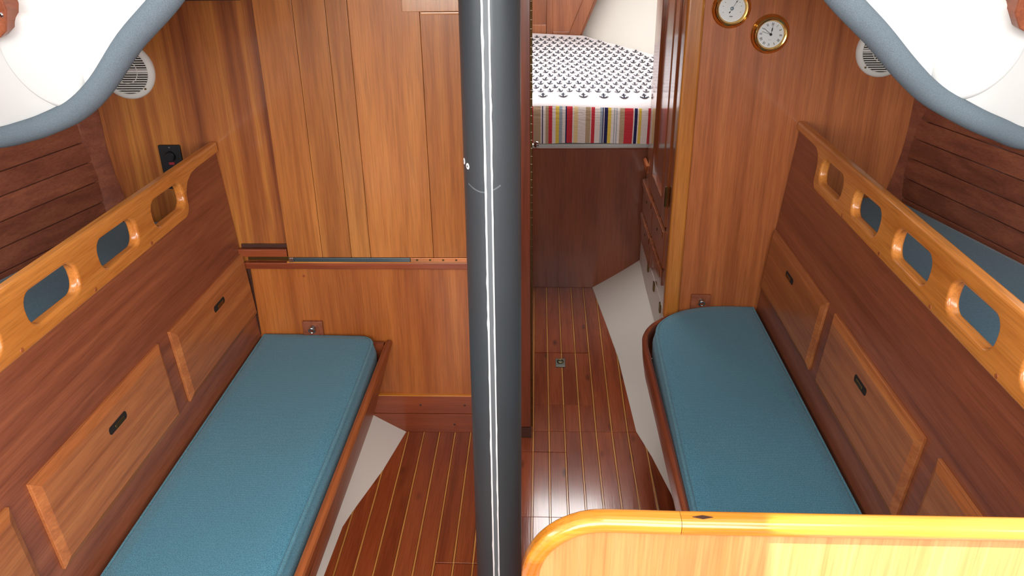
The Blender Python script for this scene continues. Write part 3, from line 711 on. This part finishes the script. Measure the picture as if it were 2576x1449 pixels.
speaker(1.085, YR, 1.315, 'round white speaker on the bulkhead that carries the clock')
t = thing('power_socket', (-1.168, YL, 0.93), 'black plastic power socket plate with a red switch', 'socket')
bm = bmesh.new(); prism(bm, rrect(-1.203, -1.133, 0.932, 1.076, 0.004), XZ(YL), 0.0005, 0.007, r=0.002); finish('plate', bm, 'black', t)
lobj('screw', [(0, 0.0085), (0.003, 0.008), (0.0035, 0.007)], (-1.167, YL, 1.068), 'steel', t, seg=12)
lobj('outlet_cap', [(0, 0.018), (0.013, 0.018), (0.016, 0.015), (0.017, 0.007)], (-1.168, YL, 1.040), 'black', t, seg=28)
bobj('switch', (-1.176, -1.158, YL - 0.011, YL - 0.007, 1.013, 1.022), 'red_led', t, 0.001)
lobj('outlet_cap', [(0, 0.018), (0.013, 0.018), (0.016, 0.015), (0.017, 0.007)], (-1.168, YL, 0.975), 'black', t, seg=28)

# ---------------------------------------------------------------- berth front, cabinet and forward cabin
bfm = bmesh.new(); prism(bfm, [(-0.069, 0.001), (0.262, 0.001), (0.30, 0.024), (0.38, 0.074), (0.60, 0.205), (0.60, 0.712), (-0.069, 0.712)], XZ(YF + 0.02), 0.0, 0.02)
bf = finish('wall_berth_front', bfm, 'dark_z'); tag(bf, 'dark plywood panel under the quilted berth', 'wall', kind=SURF)
bobj('edge_lip', (-0.069, 0.60, YF - 0.006, YF + 0.02, 0.7125, 0.722), 'red_x', bf, 0.003)
cb = thing('hanging_locker', (0.6, 3.15, 0.25), 'glossy mahogany hanging locker with a tall door above drawers', 'cabinet')
bm = bmesh.new(); prism(bm, [(2.700, 0.285), (3.612, 0.285), (3.612, 1.66), (2.700, 1.66)], lambda a, b, ww: (0.86 - ww, a, b), 0, 0.37); finish('carcass', bm, 'cab_z', cb)
mapC = lambda a, b, ww: (0.490 - ww, a, b)
def cab(nm, a0, a1, b0, b1, w0, w1, mat, par, r=0.003):
    bm = bmesh.new(); prism(bm, [(a0, b0), (a1, b0), (a1, b1), (a0, b1)], mapC, w0, w1, r=r); return finish(nm, bm, mat, par)
dd = cab('tall_door', 2.925, 3.435, 0.612, 1.62, 0.0003, 0.0035, 'cab_z', cb, 0.001)
for nm, a0, a1, b0, b1 in (('stile', 2.925, 3.025, 0.612, 1.62), ('stile', 3.340, 3.435, 0.612, 1.62), ('rail', 3.0255, 3.3395, 0.612, 0.690)):
    cab(nm, a0, a1, b0, b1, 0.0037, 0.0125, 'cab_z', dd, 0.003)
for a0, a1, b0, b1 in ((3.027, 3.034, 0.692, 1.62), (3.331, 3.338, 0.692, 1.62), (3.0345, 3.3305, 0.692, 0.699)):
    cab('moulding', a0, a1, b0, b1, 0.0037, 0.0155, 'cab_z', dd, 0.003)
cab('face_stile', 3.440, 3.500, 0.60, 1.62, 0.0003, 0.008, 'cab_z', cb); cab('face_stile', 2.72, 2.915, 0.286, 1.62, 0.0003, 0.006, 'cab_z', cb)
cab('rounded_rest', 3.470, 3.600, 0.655, 0.690, 0.008, 0.022, 'settee_y', cb, 0.010)
for a0, a1, b0, b1 in ((3.262, 3.600, 0.440, 0.592), (3.262, 3.600, 0.290, 0.428), (2.905, 3.250, 0.448, 0.600), (2.905, 3.250, 0.372, 0.436)):
    df = cab('drawer', a0, a1, b0, b1, 0.0003, 0.012, 'cab_z', cb)
    cab('lip', a0 + .004, a1 - .004, b1 - 0.030, b1 - 0.002, 0.012, 0.020, 'cab_z', df, 0.006)
    lobj('latch_hole', [(0, 0.0003), (0.006, 0.0003), (0.0065, 0)], (0.477, (a0 + a1) / 2 + 0.02, (b0 + b1) / 2 + 0.012), 'dark_gap', df, axis=(-1, 0, 0), seg=14)
hn = cab('hinge', 2.905, 2.935, 0.70, 0.775, 0.0127, 0.0150, 'old_brass', cb, 0.0008)
bm = bmesh.new(); sweep(bm, [(0.474, 2.920, 0.698), (0.474, 2.920, 0.777)], circ(0.004, 10), up=(0, 1, 0)); finish('hinge_pin', bm, 'old_brass', hn)
pl = bobj('trim_4', (0.489, 0.52, 2.70, 3.655, 0.13, 0.2845), 'pan'); tag(pl, 'white plinth under the hanging locker', 'plinth', kind=SURF)
for y in (3.33, 3.13, 2.93):
    bobj('clip', (0.482, 0.4888, y - 0.012, y + 0.012, 0.262 - 0.02, 0.282), 'old_brass', pl, 0.001)

# berth: mattress sheet, quilt with printed anchors
def bedx(y, side):
    e = min(0.62, 0.222 + 1.02 * (4.56 - y))
    return e if side > 0 else 2 * XC - min(0.62, 0.222 + 1.02 * (4.56 - y))
def bedz(x, y):
    z = 0.944 + 0.176 * max(0, y - 3.66) + 0.006 * math.sin(7 * x + 2 * y) + 0.004 * math.sin(13 * y + 5 * x)
    fr = max(0, 1 - (y - 3.632) / 0.05)
    return z - 0.030 * fr * fr
NX, NY = 40, 44
bt = thing('quilt', (0.1, 4.1, 0.745), 'white anchor-print quilt with a striped edge on the forward berth', 'quilt')
bm = bmesh.new(); g = []
for j in range(NY + 1):
    y = 3.634 + (4.555 - 3.634) * (j / NY) ** 1.15; row = []
    for i in range(NX + 1):
        s = i / NX; x = bedx(y, -1) * (1 - s) + bedx(y, 1) * s; row.append(bm.verts.new((x, y, bedz(x, y))))
    g.append(row)
for j in range(NY):
    for i in range(NX):
        f = bm.faces.new((g[j][i], g[j][i + 1], g[j + 1][i + 1], g[j + 1][i])); f.material_index = 0
# striped front and plain sides hang down from the top
rim = [g[0][i] for i in range(NX + 1)]
low = [rim]
for q, (dy, z) in enumerate(((-0.007, 0.895), (-0.011, 0.85), (-0.008, 0.80), (-0.002, 0.748))):
    low.append([bm.verts.new((v.co.x, 3.634 + dy + 0.003 * math.sin(40 * v.co.x + q), z + 0.003 * math.sin(9 * v.co.x))) for v in rim])
for a, b in zip(low, low[1:]):
    for i in range(NX):
        f = bm.faces.new((a[i], b[i], b[i + 1], a[i + 1])); f.material_index = 1
for side in (0, NX):
    prev = None
    for j in range(NY + 1):
        v = g[j][side]; b_ = bm.verts.new((v.co.x, v.co.y, 0.75))
        if prev: bm.faces.new((prev[0], v, b_, prev[1]))
        prev = (v, b_)
finish('quilt_cover', bm, ['quilt_top', 'quilt_side'], bt, 60)
tag(bobj('mattress', (bedx(4.1, -1) + 0.03, 0.60, 3.642, 4.17, 0.7225, 0.7445), 'sheet', None, 0.008), 'pale mattress edge showing under the quilt', 'mattress')
bm = bmesh.new()
def anchor(cx, cy, s, rot=0.0):
    ca, sa = math.cos(rot), math.sin(rot)
    def put(pts):
        vs_ = []
        for (a, b) in pts:
            x = cx + s * (a * ca - b * sa); y = cy + s * 1.25 * (a * sa + b * ca); vs_.append(bm.verts.new((x, y, bedz(x, y) + 0.0035)))
        bm.faces.new(vs_)
    put([(-.09, -.5), (.09, -.5), (.09, .42), (-.09, .42)]); put([(-.28, .18), (.28, .18), (.28, .34), (-.28, .34)])
    arc = [(0.5 * math.sin(R(t)), -0.05 - 0.45 * math.cos(R(t))) for t in range(-75, 76, 25)]; arc2 = [(0.33 * math.sin(R(t)), -0.02 - 0.28 * math.cos(R(t))) for t in range(-75, 76, 25)]
    for i in range(6): put([arc[i], arc[i + 1], arc2[i + 1], arc2[i]])
    put([(.40, -.2), (.62, -.2), (.5, .06)]); put([(-.62, -.2), (-.40, -.2), (-.5, .06)]); 
    put([(-.13, .42), (.13, .42), (.13, .60), (-.13, .60)])
row = 0; y = 3.755
while y < 4.50:
    for i in range(-22, 24):
        x = 0.044 * i + (0.022 if row % 2 else 0)
        if bedx(y, -1) + 0.03 < x < bedx(y, 1) - 0.03: anchor(x, y, 0.0265, 0.35 * math.sin(row * 1.7 + i * 0.9))
    row += 1; y += 0.043
for i in range(-8, 8):
    x = 0.092 * i + 0.01
    if bedx(3.7, -1) + 0.03 < x < bedx(3.7, 1) - 0.03:
        anchor(x, 3.698, 0.036)
tag(finish('anchor_print', bm, 'navy', bt), 'charcoal anchor print', None, kind='stuff')

# forward bulkhead and bow liner
YB = 4.58
M['fwd_z'] = wood('forward_bulkhead_mahogany', (140, 78, 48), (162, 94, 58), (182, 112, 70), 'z', 14, 0.7, rough=0.3, var=0.1)
wf = bobj('wall_front', (-0.95, 0.85, YB + 0.012, YB + 0.03, -0.06, 1.75), 'fwd_z'); tag(wf, 'framed mahogany bulkhead beyond the forward berth', 'wall', kind=SURF)
for x0, x1, z0, z1 in ((0.029, 0.063, 0.95, 1.74), (2 * XC - 0.063, 2 * XC - 0.029, 0.95, 1.74)):
    bobj('stile', (x0, x1, YB, YB + 0.0115, z0, z1), 'fwd_z', wf, 0.003)
bobj('rail', (2 * XC - 0.028, 0.028, YB, YB + 0.0115, 0.95, 1.148), 'fwd_z', wf, 0.003)
bobj('rail', (0.064, 0.20, YB + 0.004, YB + 0.0115, 0.95, 1.11), 'fwd_z', wf, 0.003)
for s in (1, -1):
    F = lambda x: x if s > 0 else 2 * XC - x
    bm = bmesh.new(); prism(bm, [(F(0.105), 0.98), (F(0.170), 0.98), (F(0.222), 1.11), (F(0.287), 1.273), (F(0.46), 1.70), (F(0.39), 1.70), (F(0.223), 1.274), (F(0.160), 1.12)], XZ(YB + 0.0115), 0, 0.014, r=0.003); finish('curved_frame', bm, 'fwd_z', wf)
def bow(side, nm, label):
    bm = bmesh.new(); rows = []
    for y in (YB + 0.008, 4.48, 4.36, 4.24, 4.10, 3.9, 3.6, 3.2, 2.70):
        r = []
        for z in (-0.06, 0.40, 0.70, 0.85, 0.98, 1.1, 1.25, 1.42, 1.62, 1.75):
            x = 0.236 + min(0.75, (YB - y) * 1.02) + (max(z, 0.9) - 1.1) * 0.42 + 0.12 * max(0, 1.05 - z)
            r.append(bm.verts.new((x if side > 0 else 2 * XC - x, y, z)))
        rows.append(r)
    for a, b in zip(rows, rows[1:]):
        for i in range(9): bm.faces.new((a[i], a[i + 1], b[i + 1], b[i]))
    o = finish(nm, bm, 'pan_white', None, 60); sm = o.modifiers.new('thick', 'SOLIDIFY'); sm.thickness = 0.012; sm.offset = 1 if side > 0 else -1
    tag(o, label, 'wall', kind=SURF)
bow(1, 'wall_bow_right', 'white moulded bow liner beside the quilted berth'); bow(-1, 'wall_bow_left', 'white moulded bow liner behind the passage partition')

# ---------------------------------------------------------------- coach roof, deck heads with their hatch openings, white coamings and foam
def slab_with_hole(name, x0, x1, y0, y1, z, hole, label, mat='liner', camber=0.0, t=0.03):
    xs = sorted({x0, x1, hole[0], hole[1]} | {x0 + (x1 - x0) * q / 10 for q in range(11)}); ys = sorted({y0, y1, hole[2], hole[3]})
    bm = bmesh.new(); Z = lambda x: z - camber * ((x - XC) / 1.2) ** 2
    for i in range(len(xs) - 1):
        for j in range(len(ys) - 1):
            if hole[0] - 1e-6 <= xs[i] and xs[i + 1] <= hole[1] + 1e-6 and hole[2] - 1e-6 <= ys[j] and ys[j + 1] <= hole[3] + 1e-6: continue
            c = [(xs[i], ys[j]), (xs[i + 1], ys[j]), (xs[i + 1], ys[j + 1]), (xs[i], ys[j + 1])]
            a = [bm.verts.new((x, y, Z(x))) for x, y in c]; b = [bm.verts.new((x, y, Z(x) + t)) for x, y in c]
            ringfaces(bm, a, b); bm.faces.new(a[::-1]); bm.faces.new(b)
    return tag(finish(name, bm, mat), label, 'ceiling', kind=SURF)
bm = bmesh.new(); rows = []
for i in range(25):
    x = -1.64 + 3.10 * i / 24; dx = abs(x - XC); z = 1.80 - 0.33 * (dx / 1.2) ** 2; y0 = lerp([(0, 1.29), (0.55, 1.392), (0.75, 1.46), (0.85, 1.53), (1.0, 1.60), (1.1, 1.645), (1.25, 1.70), (1.7, 1.76)], dx)
    rows.append([bm.verts.new(v) for v in ((x, y0, z), (x, 2.72, z), (x, 2.72, z + 0.03), (x, y0, z + 0.03))])
for a, b in zip(rows, rows[1:]): ringfaces(bm, a, b)
bm.faces.new(rows[0]); bm.faces.new(rows[-1])
tag(finish('ceiling', bm, 'liner'), 'white deck head over the settees', 'ceiling', kind=SURF)
slab_with_hole('ceiling_forward', -1.4, 1.3, 2.7205, 4.70, 1.70, (-0.09, 0.41, 3.53, 4.03), 'white deck head over the forward berth', camber=0.05)
tag(bobj('hatch_sun_diffuser', (-0.10, 0.42, 3.52, 4.04, 1.735, 1.745), 'frost'), 'frosted pane added in the forward berth hatch to soften the sun', 'hatch', kind=SURF)  # unseen pane added to keep direct sun off the quilt
slab_with_hole('ceiling_aft', -1.75, 1.6, -1.52, 1.78, 2.30, (0.14, 0.94, -0.60, 0.36), 'white coach roof over the companionway')  # unseen opening shaped so the sun patch falls on the partition

LEFT = [(-0.22, 1.31, 1.80), (-0.44, 1.335, 1.755), (-0.548, 1.367, 1.678), (-0.629, 1.40, 1.607), (-0.728, 1.45, 1.535), (-0.825, 1.50, 1.449), (-0.911, 1.55, 1.394), (-1.008, 1.60, 1.353), (-1.094, 1.65, 1.324), (-1.187, 1.70, 1.298), (-1.32, 1.74, 1.277), (-1.50, 1.77, 1.262), (-1.76, 1.79, 1.25)]
RIGHT = [(0.05, 1.31, 1.80), (0.30, 1.335, 1.755), (0.412, 1.367, 1.672), (0.492, 1.40, 1.601), (0.575, 1.45, 1.538), (0.656, 1.50, 1.471), (0.734, 1.55, 1.416), (0.843, 1.60, 1.360), (0.927, 1.65, 1.324), (1.017, 1.70, 1.289), (1.15, 1.74, 1.270), (1.33, 1.77, 1.258), (1.61, 1.79, 1.25)]
OFF = [(-0.005, 0.000, 0.010), (0.008, -0.006, 0.040), (0.025, -0.03, 0.14), (0.045, -0.065, 0.27), (0.065, -0.11, 0.41), (0.085, -0.18, 0.60), (0.095, -0.30, 1.05)]
def coam(pt, k, side):
    o = OFF[k]; return Vector((pt[0] + side * o[0], pt[1] + o[1], min(pt[2] + o[2], 2.298)))
def coaming(side, pts, tname, label, flabel):
    cv = catmull(pts, 5); bm = bmesh.new(); rows = [[bm.verts.new(coam(p, k, side)) for k in range(len(OFF))] for p in cv]
    for a, b in zip(rows, rows[1:]):
        for i in range(len(OFF) - 1): bm.faces.new((a[i], a[i + 1], b[i + 1], b[i]))
    o = finish(tname, bm, 'liner', None, 70); tag(o, label, 'coaming', kind=SURF)
    bm = bmesh.new(); sweep(bm, cv[2:-5], circ(0.023, 20)); f = finish('foam_padding', bm, 'foam', None, 60)
    tag(f, flabel, 'foam padding')
coaming(-1, LEFT, 'trim_5', 'white moulded deck coaming above the black socket', 'grey speckled foam tube along the white coaming on the socket side')
coaming(1, RIGHT, 'trim_6', 'white moulded deck coaming on the clock side', 'grey speckled foam tube along the white coaming on the clock side')

# round port pads and wooden trim blocks on the coamings
def pad(c, n, label):
    o = lobj('port_pad', [(0, 0.010), (0.082, 0.010), (0.090, 0.008), (0.096, 0.003), (0.099, -0.004), (0.099, -0.016), (0, -0.016)], c, 'liner', None, axis=n, seg=64)
    tag(o, label, 'port pad')
pad((-0.951, 1.540, 1.487), (-0.346, -0.897, -0.274), 'round white moulded pad on the coaming, socket side')
pad((0.809, 1.554, 1.492), (0.284, -0.920, -0.269), 'round white moulded pad on the coaming, clock side')
def block(poly, c, n, label, sc):
    t = thing('trim_block', c, label, 'wood block'); n = Vector(n).normalized(); c = Vector(c)
    a_ = Vector((-n.y, n.x, 0)).normalized(); b_ = n.cross(a_); b_ = b_ if b_.z > 0 else -b_
    bm = bmesh.new(); prism(bm, poly, lambda a, b, ww: c + a_ * a + b_ * b + n * ww, -0.012, 0.030, r=0.004); finish('block', bm, 'back', t)
    lobj('screw', [(0, 0.0025), (0.004, 0.002), (0.0048, 0)], c + a_ * sc[0] + b_ * sc[1] + n * 0.030, 'chrome', t, axis=n, seg=14)
block([(0.058, 0.07), (0.045, -0.004), (0.014, -0.046), (-0.012, -0.060), (-0.0626, -0.072), (-0.17, -0.09), (-0.17, 0.07)], (-0.984, 1.516, 1.601), (-0.337, -0.895, -0.293), 'red wooden trim block screwed to the coaming, socket side', (0.026, -0.014))
block([(-0.02, 0.07), (-0.002, -0.012), (0.0246, -0.042), (0.0585, -0.056), (0.18, -0.083), (0.18, 0.07)], (0.823, 1.530, 1.585), (0.2725, -0.9177, -0.289), 'red wooden trim block screwed to the coaming, clock side', (0.045, -0.014))

# ---------------------------------------------------------------- partition at the foot of the clock-side settee
pt = thing('partition', (0.4, 0.82, 0.0), 'pale plywood partition with a golden rounded cap at the settee foot', 'partition')
outl = [(-0.012, 0.001), (0.86, 0.001), (0.86, 1.020)] + [(0.62, 1.021), (0.182, 1.024), (0.085, 1.026)] + [(0.085 - 0.097 * math.sin(R(q * 15)), 0.929 + 0.097 * math.cos(R(q * 15))) for q in range(1, 7)]
bm = bmesh.new(); prism(bm, outl, XZ(0.826), 0.0, 0.018); finish('panel', bm, 'panel_gold', pt)
csec = [(0.0120 * max(-1, min(1, 1.25 * math.cos(q))), 0.0150 * math.sin(q)) for q in [2 * math.pi * k / 24 for k in range(24)]]
crv = [(-0.012, 0.815, 0.001), (-0.012, 0.815, 0.6), (-0.012, 0.815, 0.86)] + [(0.085 - 0.097 * math.cos(R(q * 6)), 0.815, 0.929 + 0.097 * math.sin(R(q * 6))) for q in range(0, 16)] + [(0.12, 0.815, 1.0255), (0.1812, 0.815, 1.024)]
bm = bmesh.new(); sweep(bm, crv, csec, up=(0, 1, 0)); finish('cap_rail', bm, 'gold_x', pt, 50)
bm = bmesh.new(); sweep(bm, [(0.1820, 0.815, 1.024), (0.4, 0.815, 1.0225), (0.62, 0.815, 1.021), (0.86, 0.815, 1.020)], csec, up=(0, 1, 0)); finish('cap_rail', bm, 'gold_x', pt, 50)

bm = bmesh.new(); prism(bm, [(0.196, 0.8125), (0.2095, 0.8090), (0.223, 0.8125), (0.2095, 0.8160)], lambda a, b, ww: (a, b, ww), 1.0355, 1.0365); finish('plug', bm, 'beam', pt)

# ---------------------------------------------------------------- the rest of the cabin around the viewer
def wall(nm, d, label, mat='liner'):
    return tag(bobj(nm, d, mat), label, 'wall', kind=SURF)
wall('wall_back_left', (-1.75, -1.05, -1.56, -1.52, -0.1, 2.30), 'white aft bulkhead beside the companionway, socket side')
wall('wall_back_right', (0.95, 1.60, -1.56, -1.52, -0.1, 2.30), 'white aft bulkhead beside the companionway, clock side')
wall('wall_back_low', (-1.0495, 0.9495, -1.56, -1.52, -0.1, 1.0), 'mahogany companionway step front', 'red_z')
for nm, xa, xb, lab in (('left', -1.79, -1.7505, 'beyond the socket side'), ('right', 1.601, 1.64, 'beyond the clock side')):  # gaps in the unseen house sides, added to let fill light in
    wall('wall_house_%s_low' % nm, (xa, xb, -1.56, 1.78, -0.1, 1.58), 'white house side below the added fill-light opening, ' + lab)
    wall('wall_house_%s_top' % nm, (xa, xb, -1.56, 1.78, 2.0005, 2.30), 'white house side above the added fill-light opening, ' + lab)
    wall('wall_house_%s_aft' % nm, (xa, xb, -1.56, -0.95, 1.5805, 2.0), 'white house side aft of the added fill-light opening, ' + lab)
    wall('wall_house_%s_fore' % nm, (xa, xb, 1.15, 1.78, 1.5805, 2.0), 'white house side forward of the added fill-light opening, ' + lab)
wall('floor_forward', (-1.2, 1.1, YF + 0.021, 4.62, -0.1, -0.06), 'hull bottom under the forward berth', 'beam')
wall('wall_hull_left', (-1.70, -1.66, 0.2, 2.72, -0.1, 1.60), 'painted hull behind the planks, socket side', 'beam')
wall('wall_hull_right', (1.560, 1.60, 0.2, 2.72, -0.1, 1.60), 'painted hull behind the planks, clock side', 'beam')

# look-alike pairs share a group
GROUPS = {'speaker': 'bulkhead speakers', 'settee_cushion': 'settee cushions', 'berth_cushion': 'pilot berth cushions', 'settee_bench': 'settee benches',
          'locker_cabinet': 'settee lockers', 'eye_bolt': 'eye bolts on the bulkheads', 'foam_padding': 'foam along the coamings', 'port_pad': 'round pads on the coamings',
          'trim_block': 'wooden blocks on the coamings', 'berth_board': 'pilot berth bases'}
for o in bpy.context.scene.objects:
    if o.parent is None and o.name.split('.')[0] in GROUPS: o['group'] = GROUPS[o.name.split('.')[0]]
